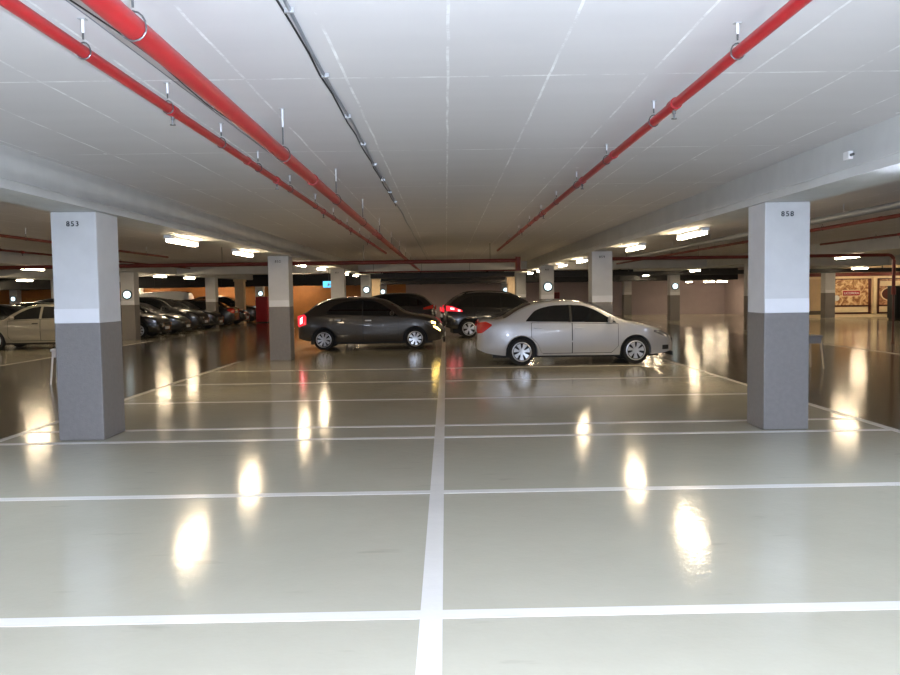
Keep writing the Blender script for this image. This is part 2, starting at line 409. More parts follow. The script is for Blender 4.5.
def pipe(name, label, x, y0, y1, z, r, hs, sps, m='red', x1=None):
    t = empty(name, (x, y0, z), 0, label, 'pipe')
    xe = (x1 if x1 is not None else x)
    f = lambda y: x+(xe-x)*(y-y0)/(y1-y0)
    p = link('pipe_run', tube(nb(), [(0, 0, 0)] + [(f(y)-x, y-y0, 0) for y in [y0+(y1-y0)*i/6 for i in range(1, 7)]], r, 20), M[m], t, sharp=40)
    g = empty('tmp'); 
    for y in hs: hanger(g, f(y), y, z, r)
    for y in sps: sprinkler(g, f(y), y, z, r)
    for c in kids(g):
        c.parent = t; c.location = (-x, -y0, -z)
    bpy.data.objects.remove(g)
    nj = int((y1-y0)/6)
    for j in range(nj):
        y = y0+3+6*j
        link('coupling', tube(nb(), [(f(y)-x, y-y0-.03, 0), (f(y)-x, y-y0+.03, 0)], r+.006, 20), M[m], t, sharp=40)
    return t
pipe('sprinkler_pipe', 'thin red sprinkler pipe hung from ceiling, left of the thick red pipe', -1.70, -2, 23.0, 2.745, .029,
     [1.5, 2.7, 3.87, 5.02, 6.2, 7.4, 8.9, 10.6, 12.3, 14, 16, 18], [2.1, 5.1, 8.2, 11.3, 14.5, 17.6])
pipe('fire_main_pipe', 'thick red pipe running from upper left into the distance', -1.14, -2, 34.4, 2.575, .044,
     [.4, 3.02, 5.75, 8.5, 11.2, 14, 17, 20, 23, 26, 30], [])
pipe('sprinkler_pipe', 'thin red sprinkler pipe running alone on the right of the ceiling', 1.47, -2, 22.6, 2.755, .030,
     [.9, 2.5, 4.05, 5.66, 7.3, 8.96, 10.6, 12.3, 14, 16, 18.5], [2.0, 5.16, 8.6, 12, 15.4])
pipe('sprinkler_pipe', 'dull red pipe over the left aisle, hung parallel to the beam', -7.8, -2, 22.6, 2.70, .028, [3, 6, 9, 12, 15, 18, 21], [11, 17], 'reddark')
pipe('sprinkler_pipe', 'dull red pipe farther out over the left aisle edge', -10.5, 4, 33, 2.745, .028, [7, 10, 13, 16, 19, 22, 26], [14, 20], 'reddark')
pipe('sprinkler_pipe', 'dull red pipe over the right aisle, nearer the beam', 7.05, -2, 33, 2.68, .032, [3, 6, 9, 12, 15, 18, 21, 25], [10.5, 16], 'reddark')
pipe('sprinkler_pipe', 'dark red pipe end over the outer side of the right aisle', 10.2, 4, 21.8, 2.75, .028, [7, 10, 13, 16, 19], [12, 18], 'reddark')
# cross pipe
t = empty('cross_pipe', (0, 21.6, 2.43), 0, 'long dull red pipe crossing the hall under the beams', 'pipe')
link('pipe_run', tube(nb(), [(-30, 0, 0), (1.93, 0, 0)], .052, 16), M['reddark'], t, sharp=40)
link('pipe_run', tube(nb(), [(4.1, -.02, .02), (11.93, -.02, .02), (12.02, -.02, -.01), (12.06, -.02, -.09), (12.06, -.02, -.30)], .046, 16), M['reddark'], t, sharp=40) if False else None
link('drop_section', tube(nb(), [(1.95, 0, .10), (1.95, 0, -.28)], .075, 16), M['reddark'], t, sharp=40)
for x in (-26, -22, -16, -13, -9, -6, -2.2, 1.2):
    link('hanger', tube(nb(), [(x, 0, .05), (x, 0, ZC-2.43)], .008, 6), M['steel'], t)
t = empty('cross_pipe', (0, 22.2, 2.46), 0, 'red pipe crossing behind the right columns and turning down at the far right', 'pipe')
R_ = .16
pts = [(4.1, 0, 0), (12.27, 0, 0)] + [(12.27+R_*math.sin(a), 0, -R_+R_*math.cos(a)) for a in (.4, .8, 1.2, PI/2)] + [(12.27+R_, 0, -.98)]
link('pipe_run', tube(nb(), pts, .046, 16), M['reddark'], t, sharp=40)
link('valve', tube(nb(), [(12.43, 0, -.9), (12.43, 0, -1.1)], .06, 12), M['reddark'], t)
link('lower_pipe', tube(nb(), [(12.43, 0, -.98), (12.43, 0, -2.43)], .03, 12), M['brown'], t, sharp=40)
link('floor_flange', tube(nb(), [(12.43, 0, -2.46), (12.43, 0, -2.42)], .06, 16), M['brown'], t)
for x in (5.0, 7.0, 9.4, 11.6):
    link('hanger', tube(nb(), [(x, 0, .04), (x, 0, ZC-2.46)], .008, 6), M['steel'], t)
t = empty('cross_pipe', (0, 33.4, 2.49), 0, 'thin dull red pipe crossing just before the far cross beam', 'pipe')
link('pipe_run', tube(nb(), [(-3.6, 0, 0), (3.4, 0, 0)], .03, 12), M['reddark'], t, sharp=40)
for x in (-3, -1, 1, 3): link('hanger', tube(nb(), [(x, 0, .02), (x, 0, ZC-2.49)], .008, 6), M['steel'], t)
# conduit on the ceiling
t = empty('ceiling_conduit', (-.70, -1, 2.885), 0, 'slim dark grey conduit fixed along the ceiling left of the middle', 'conduit')
link('conduit_run', tube(nb(), [(0.02*math.sin(i*1.7)*.4, i*.9, 0) for i in range(0, 40)], .009, 10), M['conduit'], t)
link('side_cable', tube(nb(), [(-.028+.006*math.sin(i*2.3), i*.45, .004) for i in range(0, 30)], .006, 6), M['black'], t)
for i in range(12): link('saddle_clip', bx(-.022, .022, i*1.1+.35-.008, i*1.1+.35+.008, -.012, .013), M['galv'], t)
t = empty('hanging_cable', (-1.66, -1, ZC), 0, 'thin black cable sagging between the two red pipes at upper left', 'cable')
link('cable_run', tube(nb(), [(.012*i*.5 + .02*math.sin(i*1.3), i*.5, -.012-.012*abs(math.sin(i*.9))) for i in range(0, 26)], .004, 6), M['black'], t)
link('thin_cable', tube(nb(), [(-.05+.006*i, i*.5, -.008) for i in range(0, 26)], .0028, 6), M['conduit'], t)
# duct and pipe over right aisle
t = empty('round_duct', (6.35, -2, 2.72), 0, 'grey painted round pipe high over the right aisle beside the beam', 'pipe')
link('duct_run', tube(nb(), [(0, 0, 0), (0, 34, 0)], .055, 16), M['conduit'], t, sharp=40)
for i in range(10): link('strap', tube(nb(), [(0, 2+3.2*i, .05), (0, 2+3.2*i, ZC-2.72)], .008, 6), M['galv'], t)
# black tray and duct
t = empty('cable_tray', (0, 39.3, 2.31), 0, 'black cable tray crossing the right side under the beams', 'cable tray')
link('tray', bx(4.4, 28, 0, .35, 0, .20, .01), M['duct'], t)
for x in (7, 9, 13, 17, 21.5, 25): link('strap', bx(x-.02, x+.02, .1, .14, .2, ZC-2.32), M['steel'], t)
t = empty('black_duct', (0, 48.2, 2.14), 0, 'wide black ventilation duct across the hall before the back wall', 'duct')
bm = nb()
for a, b in ((-35.8, 17.6),): box(bm, a, b, 0, .9, 0, .70, .03)
link('duct_box', bm, M['duct'], t)
for i in range(13): link('flange', bx(-33.5+4*i-.03, -33.5+4*i+.03, -.03, .93, -.03, .72), M['duct'], t)
for y, z, lab in ((37.2, 2.30, 'black duct hanging behind the far cross beam, nearer one'), (43.2, 2.24, 'black duct hanging behind the far cross beam, middle one')):
    t = empty('black_duct', (0, y, z), 0, lab, 'duct')
    link('duct_box', bx(-3.5, 3.2, 0, .7, 0, .22, .02), M['duct'], t)
    for x in (-3, -1, 1, 2.7): link('strap', bx(x-.02, x+.02, .3, .34, .2, ZC-z), M['steel'], t)
# small junction box on right beam
t = empty('junction_box', (3.50, 6.95, 2.71), 0, 'small white junction box on the right beam near the corner', 'box')
link('box_body', bx(-.04, .0, -.05, .05, -.035, .035, .004), M['white'], t)
link('gland', tube(nb(), [(-.02, -.05, 0), (-.02, -.09, 0)], .012, 8), M['steel'], t)
t = empty('loose_cable', (4.0, 6.6, ZB), 0, 'short black cable dangling under the right beam edge', 'cable')
link('cable_run', tube(nb(), [(0, 0, 0), (.1, -.05, -.03), (.2, -.1, -.025), (.35, -.2, -.02), (.5, -.3, -.03)], .006, 6), M['black'], t)

# ------------------------------------------------------------------ signs, posters, small things
t = empty('exit_sign', (-4.5, 30.9, 1.98), 0, 'small glowing cyan exit sign hanging beside the left third column', 'sign')
link('panel', bx(-.23, .23, -.02, .02, -.12, .12, .008), M['cyan'], t)
bm = nb(); tube(bm, [(-.02, -.026, .05), (-.02, -.022, .05)], .025, 12); box(bm, -.05, .02, -.026, -.02, -.06, .02); box(bm, -.10, -.05, -.026, -.02, -.08, -.05); box(bm, .02, .08, -.026, -.02, -.03, .0)
link('running_figure', bm, M['white'], t)
link('drop_rod', bx(-.01, .01, -.01, .01, .12, ZC-1.98), M['steel'], t)

def poster_mat(name, seed, a, b, c):
    m = bpy.data.materials.new(name); m.use_nodes = True
    nt = m.node_tree; p = nt.nodes['Principled BSDF']; N = nt.nodes.new; L = nt.links.new
    tc = N('ShaderNodeTexCoord'); mp = N('ShaderNodeMapping'); mp.inputs['Location'].default_value = (seed, 0, seed)
    w = N('ShaderNodeTexNoise'); w.inputs['Scale'].default_value = 2.2; w.inputs['Detail'].default_value = 4; w.inputs['Distortion'].default_value = 2.5
    r = N('ShaderNodeValToRGB'); e = r.color_ramp.elements
    e[0].position = .38; e[0].color = (*a, 1); e[1].position = .62; e[1].color = (*c, 1)
    x = e.new(.5); x.color = (*b, 1)
    L(tc.outputs['Object'], mp.inputs[0]); L(mp.outputs[0], w.inputs['Vector']); L(w.outputs['Fac'], r.inputs[0]); L(r.outputs[0], p.inputs['Base Color'])
    p.inputs['Roughness'].default_value = .35
    return m
M['poster1'] = poster_mat('poster_art_swirl', 3, (.30, .12, .05), (.62, .36, .16), (.85, .65, .38))
M['poster2'] = poster_mat('poster_art_plate', 9, (.22, .10, .06), (.45, .22, .11), (.62, .36, .2))
def poster(x0, x1, label, art, kind):
    t = empty('framed_poster', ((x0+x1)/2, 42, 0), 0, label, 'poster')
    a, b = x0-(x0+x1)/2, x1-(x0+x1)/2
    bm = nb()
    for q in ((a-.05, b+.14, 1.98, 2.03), (a-.05, b+.14, .56, .64), (a-.05, b+.14, .18, .26), (a-.05, a, .18, 2.03), (b, b+.14, .18, 2.03)):
        box(bm, q[0], q[1], -.10, -.0, q[2], q[3])
    link('frame', bm, M['brown'], t)
    pr = link('print', bx(a, b, -.07, -.02, .64, 1.98), art, t)
    link('lower_panel', bx(a, b, -.07, -.02, .26, .56), M['pale'], t)
    if kind == 1:
        bm = nb(); box(bm, -.47, .47, -.085, -.07, 1.10, 1.44); link('label_border', bm, M['pale'], t)
        link('red_label', bx(-.44, .44, -.10, -.085, 1.14, 1.40), M['redcab'], t)
        text('poster_lettering', 'LICORERA', .17, M['white'], t, (0, -.103, 1.265))
    else:
        bm = nb()
        def ell(r, y0, y1, cx, cz):
            ring0 = [bm.verts.new((cx+r*math.cos(i*PI/20), y0, cz+r*.62*math.sin(i*PI/20))) for i in range(40)]
            ring1 = [bm.verts.new((v.co.x, y1, v.co.z)) for v in ring0]
            bm.faces.new(ring0); bm.faces.new(ring1[::-1])
            for i in range(40): bm.faces.new((ring0[i], ring0[(i+1) % 40], ring1[(i+1) % 40], ring1[i]))
        ell(.62, -.078, -.07, -.42, 1.2); link('plate_rim', bm, M['pale'], t)
        bm = nb(); ell(.55, -.084, -.078, -.42, 1.2); link('plate_centre', bm, M['brown'], t)
        link('yellow_strip', bx(a+.05, b-.02, -.085, -.07, 1.62, 1.88), M['pale'], t)
poster(20.36, 22.15, 'framed brown poster with a red lettered label, left of the two posters', M['poster1'], 1)
poster(22.72, 24.95, 'framed brown poster with a dark oval plate, partly behind the red pipe', M['poster2'], 2)
t = empty('wall_pilaster', (22.50, 42, 0), 0, 'slim white upright between the two framed posters', 'pilaster')
link('upright', bx(-.09, .06, -.12, 0, .16, 2.02), M['pale'], t)
for z, lab, m_ in ((1.02, 'small white round plate left of the red lettered poster', 'white'), (1.35, 'small pinkish round plate above the white one by the poster', 'poster1')):
    tag(link('round_plate', tube(nb(), [(20.45, 41.88, z), (20.45, 41.84, z)], .15, 20), M[m_]), lab, 'sign')
t = empty('black_cabinet', (21.75, 38.0, 0), 0, 'black box shaped cabinet at the far right edge below the red pipe', 'cabinet')
link('cabinet_body', bx(-.55, .9, -.3, .4, .08, 1.62, .03), M['trim'], t)
link('cabinet_door', bx(-.5, .15, -.325, -.3, .15, 1.5, .01), M['trim'], t)
link('plinth', bx(-.5, .85, -.25, .35, 0, .08), M['trim'], t)
t = empty('red_cabinet', (-10.75, 47.0, 0), 0, 'tall red cabinet standing left of the second left column', 'cabinet')
link('cabinet_body', bx(-.35, .35, -.3, .3, .06, 1.52, .03), M['redcab'], t)
link('cabinet_door', bx(-.30, .30, -.32, -.3, .12, 1.45, .01), M['redcab'], t)
link('plinth', bx(-.3, .3, -.25, .25, 0, .06), M['trim'], t)
t = empty('hose_cabinet', (7.15, 52, 1.32), 0, 'small red hose cabinet on the back wall above the silver car roof', 'cabinet')
link('cabinet_body', bx(-.2, .2, -.18, -.0, -.2, .2, .01), M['redcab'], t)
link('cabinet_door', bx(-.17, .17, -.19, -.18, -.17, .17), M['reddark'], t)

def stool(x, y, seat, leg, label, h=.66):
    t = empty('plastic_stool', (x, y, 0), .2, label, 'stool')
    bm = nb(); box(bm, -.19, .19, -.19, .19, h-.05, h, .015); link('seat', bm, seat, t)
    for sx in (-1, 1):
        for sy in (-1, 1):
            link('leg', tube(nb(), [(sx*.2, sy*.2, 0), (sx*.15, sy*.15, h-.045)], .018, 8), leg, t)
    bm = nb()
    for s in (-1, 1): box(bm, -.16, .16, s*.165-.008, s*.165+.008, h-.16, h-.05); box(bm, s*.165-.008, s*.165+.008, -.16, .16, h-.16, h-.05)
    link('apron', bm, seat, t)
stool(7.08, 15.6, M['stool'], M['wood'], 'grey stool with pale legs half hidden behind the near right column')
stool(-7.13, 14.9, M['white'], M['white'], 'white stool half hidden behind the near left column')

# ------------------------------------------------------------------ cars
def pchip(pts):
    xs = [p[0] for p in pts]; ys = [p[1] for p in pts]; n = len(xs)
    d = [(ys[i+1]-ys[i])/(xs[i+1]-xs[i]) for i in range(n-1)]
    m = [d[0]] + [0 if d[i-1]*d[i] <= 0 else 2*d[i-1]*d[i]/(d[i-1]+d[i]) for i in range(1, n-1)] + [d[-1]]
    def f(x):
        if x <= xs[0]: return ys[0]
        if x >= xs[-1]: return ys[-1]
        i = max(j for j in range(n-1) if xs[j] <= x)
        h = xs[i+1]-xs[i]; t = (x-xs[i])/h
        return (2*t**3-3*t*t+1)*ys[i] + (t**3-2*t*t+t)*h*m[i] + (-2*t**3+3*t*t)*ys[i+1] + (t**3-t*t)*h*m[i+1]
    return f

class Car:
    def __init__(s, sp):
        s.sp = sp; s.L = sp['L']; s.hw = sp['W']/2
        s.top = pchip(sp['top']); s.belt = pchip(sp['belt']); s.bot = pchip(sp['bot'])
        s.wx = sp['wheels']; s.wr = sp['wr']; s.ar = sp['wr']+.055
    def plan(s, x):
        p = 1.
        a, xr = s.sp.get('rear_round', (.16, .8)); b, xf = s.sp.get('front_round', (.26, 1.0))
        if x < xr: p -= a*((xr-x)/xr)**2.4
        if x > s.L-xf: p -= b*((x-s.L+xf)/xf)**2.4
        if x < .12: p -= .10*((.12-x)/.12)**2
        if x > s.L-.14: p -= .14*((x-s.L+.14)/.14)**2
        return p
    def W(s, x, z):
        zb = s.belt(x); w = s.hw*s.plan(x)
        k = lambda z: 1-.30*((z-.58)**2)*(1 if z > .58 else 1.0) - (.06*((z-.45)/.3)**2 if z < .45 and z > 0 else 0)*.6
        if z <= zb: return w*k(z)
        return w*k(zb) - (z-zb)*s.sp.get('tumble', .36) - .25*(z-zb)**2
    def zbot(s, x):
        b = s.bot(x)
        for xc in s.wx:
            if abs(x-xc) <= s.ar: b = max(b, s.wr-.0 + math.sqrt(max(s.ar**2-(x-xc)**2, 0)))
        return b
    def ze(s, x):
        zt = s.top(x); zb = s.belt(x)
        h = min(max((zt-zb)/.35, 0), 1)
        e = .075*(1-h) + .085*h
        return max(zt-e, s.zbot(x)+.02)
    def P(s, x, z, off=0): return (x, s.W(x, z)+off, z)
    def topP(s, x, q, off=0):
        zt, ze = s.top(x), s.ze(x); we = s.W(x, ze)
        z = ze+(zt-ze)*(1-abs(q)**2.6)**(1/2.6)
        dz = (s.top(x+.02)-s.top(x-.02))/.04
        n = math.hypot(1, dz)
        return (x-off*dz/n, q*we, z+off/n)
    def body(s):
        xs = [i*s.L/84 for i in range(85)] + [.015, .05, s.L-.015, s.L-.05]
        for xc in s.wx:
            for k in range(17):
                a = PI*k/16; xs.append(xc+s.ar*math.cos(a))
            xs += [xc-s.ar-.004, xc+s.ar+.004]
        xs = sorted(xs); out = [xs[0]]
        for x in xs[1:]:
            if x-out[-1] > .003: out.append(x)
        bm = nb(); secs = []
        for x in out:
            z0 = s.zbot(x); ze = s.ze(x); zb = min(s.belt(x), z0+(ze-z0)*.92)
            zb = max(zb, z0+(ze-z0)*.3)
            half = [(0, z0)] + [(s.W(x, z0)*.5, z0)]
            zs = [z0+(zb-z0)*i/9 for i in range(10)] + [zb+(ze-zb)*i/6 for i in range(1, 7)]
            half += [(s.W(x, z), z) for z in zs]
            zt = s.top(x); we = s.W(x, ze)
            for i in range(1, 11):
                a = PI/2*i/10
                half.append((we*max(math.cos(a), 0)**(2/2.6) if i < 10 else 0, ze+(zt-ze)*math.sin(a)**(2/2.6)))
            left = [bm.verts.new((x, y, z)) for y, z in half]
            right = [left[0]] + [bm.verts.new((x, -y, z)) for y, z in half[1:-1]] + [left[-1]]
            secs.append((left, right))
        for (a, b), (c, d) in zip(secs, secs[1:]):
            for i in range(len(a)-1):
                try:
                    bm.faces.new((a[i], c[i], c[i+1], a[i+1]))
                except ValueError: pass
                try:
                    bm.faces.new((b[i+1], d[i+1], d[i], b[i]))
                except ValueError: pass
        for (a, b) in (secs[0], secs[-1]):
            for i in range(len(a)-1):
                vs = []
                for v in (a[i], a[i+1], b[i+1], b[i]):
                    if v not in vs: vs.append(v)
                if len(vs) > 2: bm.faces.new(vs)
        return bm
    def sidepatch(s, x0, x1, lo, hi, off, sgn, nx=24, nz=6, rim=.012):
        bm = nb(); g = []
        for i in range(nx+1):
            x = x0+(x1-x0)*i/nx; a, b = lo(x), hi(x); b = max(b, a+.001)
            g.append([bm.verts.new((x, sgn*(s.W(x, a+(b-a)*j/nz)+off), a+(b-a)*j/nz)) for j in range(nz+1)])
        for i in range(nx):
            for j in range(nz): bm.faces.new((g[i][j], g[i+1][j], g[i+1][j+1], g[i][j+1]))
        be = [e for e in bm.edges if e.is_boundary]
        r = bmesh.ops.extrude_edge_only(bm, edges=be)
        for v in r['geom']:
            if isinstance(v, bmesh.types.BMVert): v.co.y -= sgn*(off+rim)
        return bm
    def toppatch(s, x0, x1, q, off, nx=14, ny=14, q2=None):
        bm = nb(); g = []
        for i in range(nx+1):
            x = x0+(x1-x0)*i/nx; qq = q if q2 is None else q+(q2-q)*i/nx
            g.append([bm.verts.new(s.topP(x, qq*(2*j/ny-1), off)) for j in range(ny+1)])
        for i in range(nx):
            for j in range(ny): bm.faces.new((g[i][j], g[i+1][j], g[i+1][j+1], g[i][j+1]))
        be = [e for e in bm.edges if e.is_boundary]
        r = bmesh.ops.extrude_edge_only(bm, edges=be)
        for v in r['geom']:
            if isinstance(v, bmesh.types.BMVert): v.co.z -= off+.01
        return bm

def lin(*pts):
    def f(x):
        if x <= pts[0][0]: return pts[0][1]
        for (a, b), (c, d) in zip(pts, pts[1:]):
            if x <= c: return b+(d-b)*(x-a)/(c-a)
        return pts[-1][1]
    return f

def wheel_meshes(r, ns, rimr):
    bm = nb()
    prof = [(rimr-.03, -.02), (rimr, -.005), (rimr+.012, .0), (r-.035, -.004), (r-.01, .012), (r, .04), (r, .165), (r-.01, .195), (rimr, .205), (rimr-.03, .18)]
    seg = 40; rings = []
    for rr, y in prof: rings.append([bm.verts.new((rr*math.cos(i*2*PI/seg), y, rr*math.sin(i*2*PI/seg))) for i in range(seg)])
    for a, b in zip(rings, rings[1:] + rings[:1]):
        for i in range(seg): bm.faces.new((a[i], a[(i+1) % seg], b[(i+1) % seg], b[i]))
    tyre = bm
    back = tube(nb(), [(0, .045, 0), (0, .12, 0)], rimr-.005, 32)
    bm = nb()
    # rim ring
    ring = []
    for rr, y in ((rimr+.008, -.006), (rimr-.018, -.014), (rimr-.03, .02), (rimr+.005, .03)):
        ring.append([bm.verts.new((rr*math.cos(i*2*PI/seg), y, rr*math.sin(i*2*PI/seg))) for i in range(seg)])
    for a, b in zip(ring, ring[1:]+ring[:1]):
        for i in range(seg): bm.faces.new((a[i], a[(i+1) % seg], b[(i+1) % seg], b[i]))
    for k in range(ns):
        th = 2*PI*k/ns+.2; w0, w1 = .20, .205*7/ns*1.15
        vs = []
        for y in (-.012, .03):
            for rr, da in ((.045, -w0*2.6), (.11, -w0*1.25*7/ns), (rimr-.02, -w1*1.2), (rimr-.02, w1*1.2), (.11, w0*1.25*7/ns), (.045, w0*2.6)):
                vs.append(bm.verts.new((rr*math.cos(th+da), y + (.0 if rr > .1 else .012), rr*math.sin(th+da))))
        bm.faces.new(vs[:6]); bm.faces.new(vs[6:][::-1])
        for i in range(6): bm.faces.new((vs[i], vs[(i+1) % 6], vs[6+(i+1) % 6], vs[6+i]))
    tube(bm, [(0, .0, 0), (0, .03, 0)], .062, 20)
    return tyre, back, bm

def build_car(name, sp, label, group=None, loc=(0, 0, 0), rz=0, sc=1., pm='silver'):
    car = Car(sp); L = sp['L']
    root = empty(name, loc, rz, label, 'car', group, sc)
    pa = M[pm]
    def add(nm, bm, m, par=root, **k):
        if 'sharp' not in k: k['sharp'] = 38
        o = link(nm, bm, m, par, **k)
        if par is root: o.location = (-L/2, 0, 0)
        return o
    b = add('body', car.body(), pa, sharp=50)
    add('underbody', bx(.35, L-.35, -.60, .60, .16, .62), M['trim'])
    for (x0, x1, lo, hi) in sp['doors']:
        for sg in (-1, 1):
            seam = lambda x, lo=lo, hi=hi: lo(x)-.012
            seamh = lambda x, lo=lo, hi=hi: hi(x)+.010
            d = add('door', car.sidepatch(x0, x1, lo, hi, .008, sg, 20, 8), pa)
            add('door_seam', car.sidepatch(x0-.011, x1+.011, seam, seamh, .0015, sg, 20, 8, .0), M['trim'], d)
            xh, zh = x0+.13 if sp.get('handle_rear', True) else x1-.2, hi(x0+.2)-.11
            w = car.W(xh, zh)
            hb = nb(); box(hb, xh-.08, xh+.10, min(sg*(w+.008), sg*(w+.045)), max(sg*(w+.008), sg*(w+.045)), zh-.016, zh+.016, .008)
            add('door_handle', hb, M[sp.get('handle', pm)], d)
    for (x0, x1, lo, hi) in sp['windows']:
        for sg in (-1, 1): add('side_window', car.sidepatch(x0, x1, lo, hi, .006, sg, 30, 8), M['glass'])
    x0, x1 = sp['windshield']; add('windshield', car.toppatch(x0, x1, .88, .005, q2=.93), M['glass'])
    x0, x1 = sp['rearglass']; add('rear_window', car.toppatch(x0, x1, .90, .005, q2=.84), M['glass'])
    for (x0, x1, lo, hi, m) in sp['tails']:
        for sg in (-1, 1): add('tail_light', car.sidepatch(x0, x1, lo, hi, .006, sg, 12, 6), M[m])
    for (x0, x1, lo, hi, m) in sp['heads']:
        for sg in (-1, 1): add('headlight' if m == 'lens' else 'indicator_light', car.sidepatch(x0, x1, lo, hi, .006, sg, 12, 6), M[m])
    if sp.get('pillar'):
        x0, x1 = sp['pillar']; zz = sp['windows'][0][2](x0)
        for sg in (-1, 1): add('pillar_trim', car.sidepatch(x0, x1, lambda x: zz-.005, lambda x: sp['windows'][0][3](x0)+.005, .004, sg, 4, 6), M['trim'])
    # side moulding
    if sp.get('mould'):
        x0, x1, z = sp['mould']
        for sg in (-1, 1): add('side_moulding', car.sidepatch(x0, x1, lambda x: z-.018, lambda x: z+.018, .020, sg, 16, 1), pa)
    # wheel arch lips
    for xc in car.wx:
        for sg in (-1, 1):
            bm = nb(); pts = []
            for k in range(0, 21):
                a = PI*k/20; x = xc+(car.ar+.006)*math.cos(a); z = car.wr+(car.ar+.006)*math.sin(a)
                pts.append((x, sg*(car.W(x, z)+.004), z))
            tube(bm, pts, .011, 6); add('arch_lip', bm, M[sp.get('lip', pm)])
    # bumpers: rear and front lower dark intake + plate
    ze = sp['plate_rear']
    add('number_plate', bx(-.02, .012, -.24, .24, ze-.06, ze+.06, .004), M['plate'])
    zf = sp['plate_front']
    add('number_plate', bx(L-.012, L+.02, -.22, .22, zf-.055, zf+.055, .004), M['plate'])
    add('grille', bx(L-.03, L+.006, -.42, .42, zf+.10, zf+.20, .01), M['trim'])
    add('lower_intake', bx(L-.05, L+.004, -.5, .5, zf-.2, zf-.11, .01), M['trim'])
    wf = car.W(.01, ze)
    for sg in (-1, 1):
        add('rear_lamp', bx(-.012, .03, min(sg*wf*.62, sg*wf*.97), max(sg*wf*.62, sg*wf*.97), sp['lampz'][0], sp['lampz'][1], .01), M[sp['tails'][0][4]])
        wn = car.W(L-.01, zf+.16)
        add('front_lamp', bx(L-.04, L+.008, min(sg*wn*.55, sg*wn*.98), max(sg*wn*.55, sg*wn*.98), zf+.08, zf+.21, .01), M['lens'])
    # fog lamp patch
    if sp.get('fog'):
        x, z = sp['fog']
        for sg in (-1, 1): add('fog_lamp_recess', car.sidepatch(x, x+.16, lambda q: z-.05, lambda q: z+.05, .004, sg, 6, 3), M['trim'])
    # mirrors
    xm, zm = sp['mirror']
    for sg in (-1, 1):
        w = car.W(xm, zm)
        bm = nb(); bmesh.ops.create_uvsphere(bm, u_segments=16, v_segments=10, radius=1, matrix=Matrix.Translation((xm-.02, sg*(w+.15), zm)) @ Matrix.Diagonal((.065, .115, .075, 1)))
        o = add('side_mirror', bm, pa, smooth=True)
        add('mirror_arm', tube(nb(), [(xm, sg*(w-.03), zm-.05), (xm, sg*(w+.10), zm-.02)], .022, 8), M['trim'], o)
    # wheels
    ty, bk, sk = wheel_meshes(sp['wr'], sp['spokes'], sp['rim'])
    proto = []
    ob = None
    for xc in car.wx:
        for sg in (-1, 1):
            y = (car.W(xc, .62)-.03)
            if ob is None:
                ob = link('wheel', ty, M['rubber'], root, sharp=40)
                c1 = link('brake_disc', bk, M['trim'], ob, sharp=40); c2 = link('hubcap', sk, M['alloy'], ob, sharp=30)
                ob.location = (xc-L/2, -y, sp['wr'])
                first = ob; fk = (c1, c2)
            else:
                o = first.copy(); C.objects.link(o); o.parent = root
                o.location = (xc-L/2, sg*y, sp['wr'])
                if sg > 0: o.rotation_euler = (0, 0, PI)
                for c in fk:
                    q = c.copy(); C.objects.link(q); q.parent = o
    if sp.get('rails'):
        for sg in (-1, 1):
            x0, x1 = sp['rails']; pts = []
            for k in range(13):
                x = x0+(x1-x0)*k/12; p_ = car.topP(x, sg*.86); pts.append((p_[0], p_[1], p_[2]+.045*min(1, min(k, 12-k)/1.5)))
            add('roof_rail', tube(nb(), pts, .018, 8), M['trim'])
    if sp.get('antenna'):
        x = sp['antenna']; z = car.top(x)
        add('antenna', tube(nb(), [(x, 0, z-.01), (x-.18, 0, z+.16)], .006, 6), M['trim'])
    return root

SED = dict(L=4.53, W=1.70, wheels=(1.0, 3.60), wr=.305, rear_round=(.24, .9), front_round=(.36, 1.15), pillar=(2.06, 2.18), rim=.215, spokes=7,
    top=[(0, .62), (.02, .90), (.07, 1.03), (.16, 1.055), (.42, 1.045), (.62, 1.10), (.95, 1.28), (1.25, 1.395), (1.65, 1.45), (2.1, 1.455), (2.5, 1.40), (2.9, 1.235), (3.25, 1.06), (3.45, .985), (3.85, .90), (4.2, .79), (4.42, .67), (4.51, .56), (4.53, .48)],
    belt=[(0, .86), (.8, .97), (1.5, .965), (2.6, .94), (3.4, .90), (4.1, .74), (4.53, .46)],
    bot=[(0, .36), (.25, .27), (.7, .22), (3.9, .21), (4.3, .24), (4.53, .30)],
    doors=[(1.23, 2.14, lin((1.2, .66), (1.36, .50), (1.46, .27), (2.2, .27)), lin((1.2, .95), (2.2, .935))),
           (2.16, 3.19, lin((2.1, .27), (3.05, .27), (3.2, .42)), lin((2.1, .935), (3.2, .905)))],
    windows=[(1.10, 2.10, lin((1, .99), (2.1, .965)), pchip([(1.10, 1.0), (1.19, 1.10), (1.3, 1.21), (1.5, 1.29), (1.8, 1.335), (2.10, 1.34)])),
             (2.15, 3.16, lin((2.1, .965), (3.16, .935)), pchip([(2.1, 1.34), (2.35, 1.33), (2.6, 1.26), (2.9, 1.10), (3.12, .965), (3.16, .94)]))],
    windshield=(2.46, 3.26), rearglass=(.60, 1.24),
    tails=[(.0, .33, lin((0, .72), (.12, .74), (.33, .90)), lin((0, .97), (.2, .99), (.33, .93)), 'tail')],
    heads=[(4.02, 4.40, lin((4.0, .72), (4.4, .56)), lin((4.0, .76), (4.2, .75), (4.4, .635)), 'lens')],
    lampz=(.76, .92), plate_rear=.80, plate_front=.36, mould=(1.5, 3.15, .53), mirror=(3.02, 1.0), fog=(4.24, .36), antenna=None)
build_car('silver_sedan', SED, 'silver four door sedan parked sideways in the middle right of the hall', loc=(2.80, 17.9, .003), sc=.957, pm='silver').scale = (.943, .957, .957)

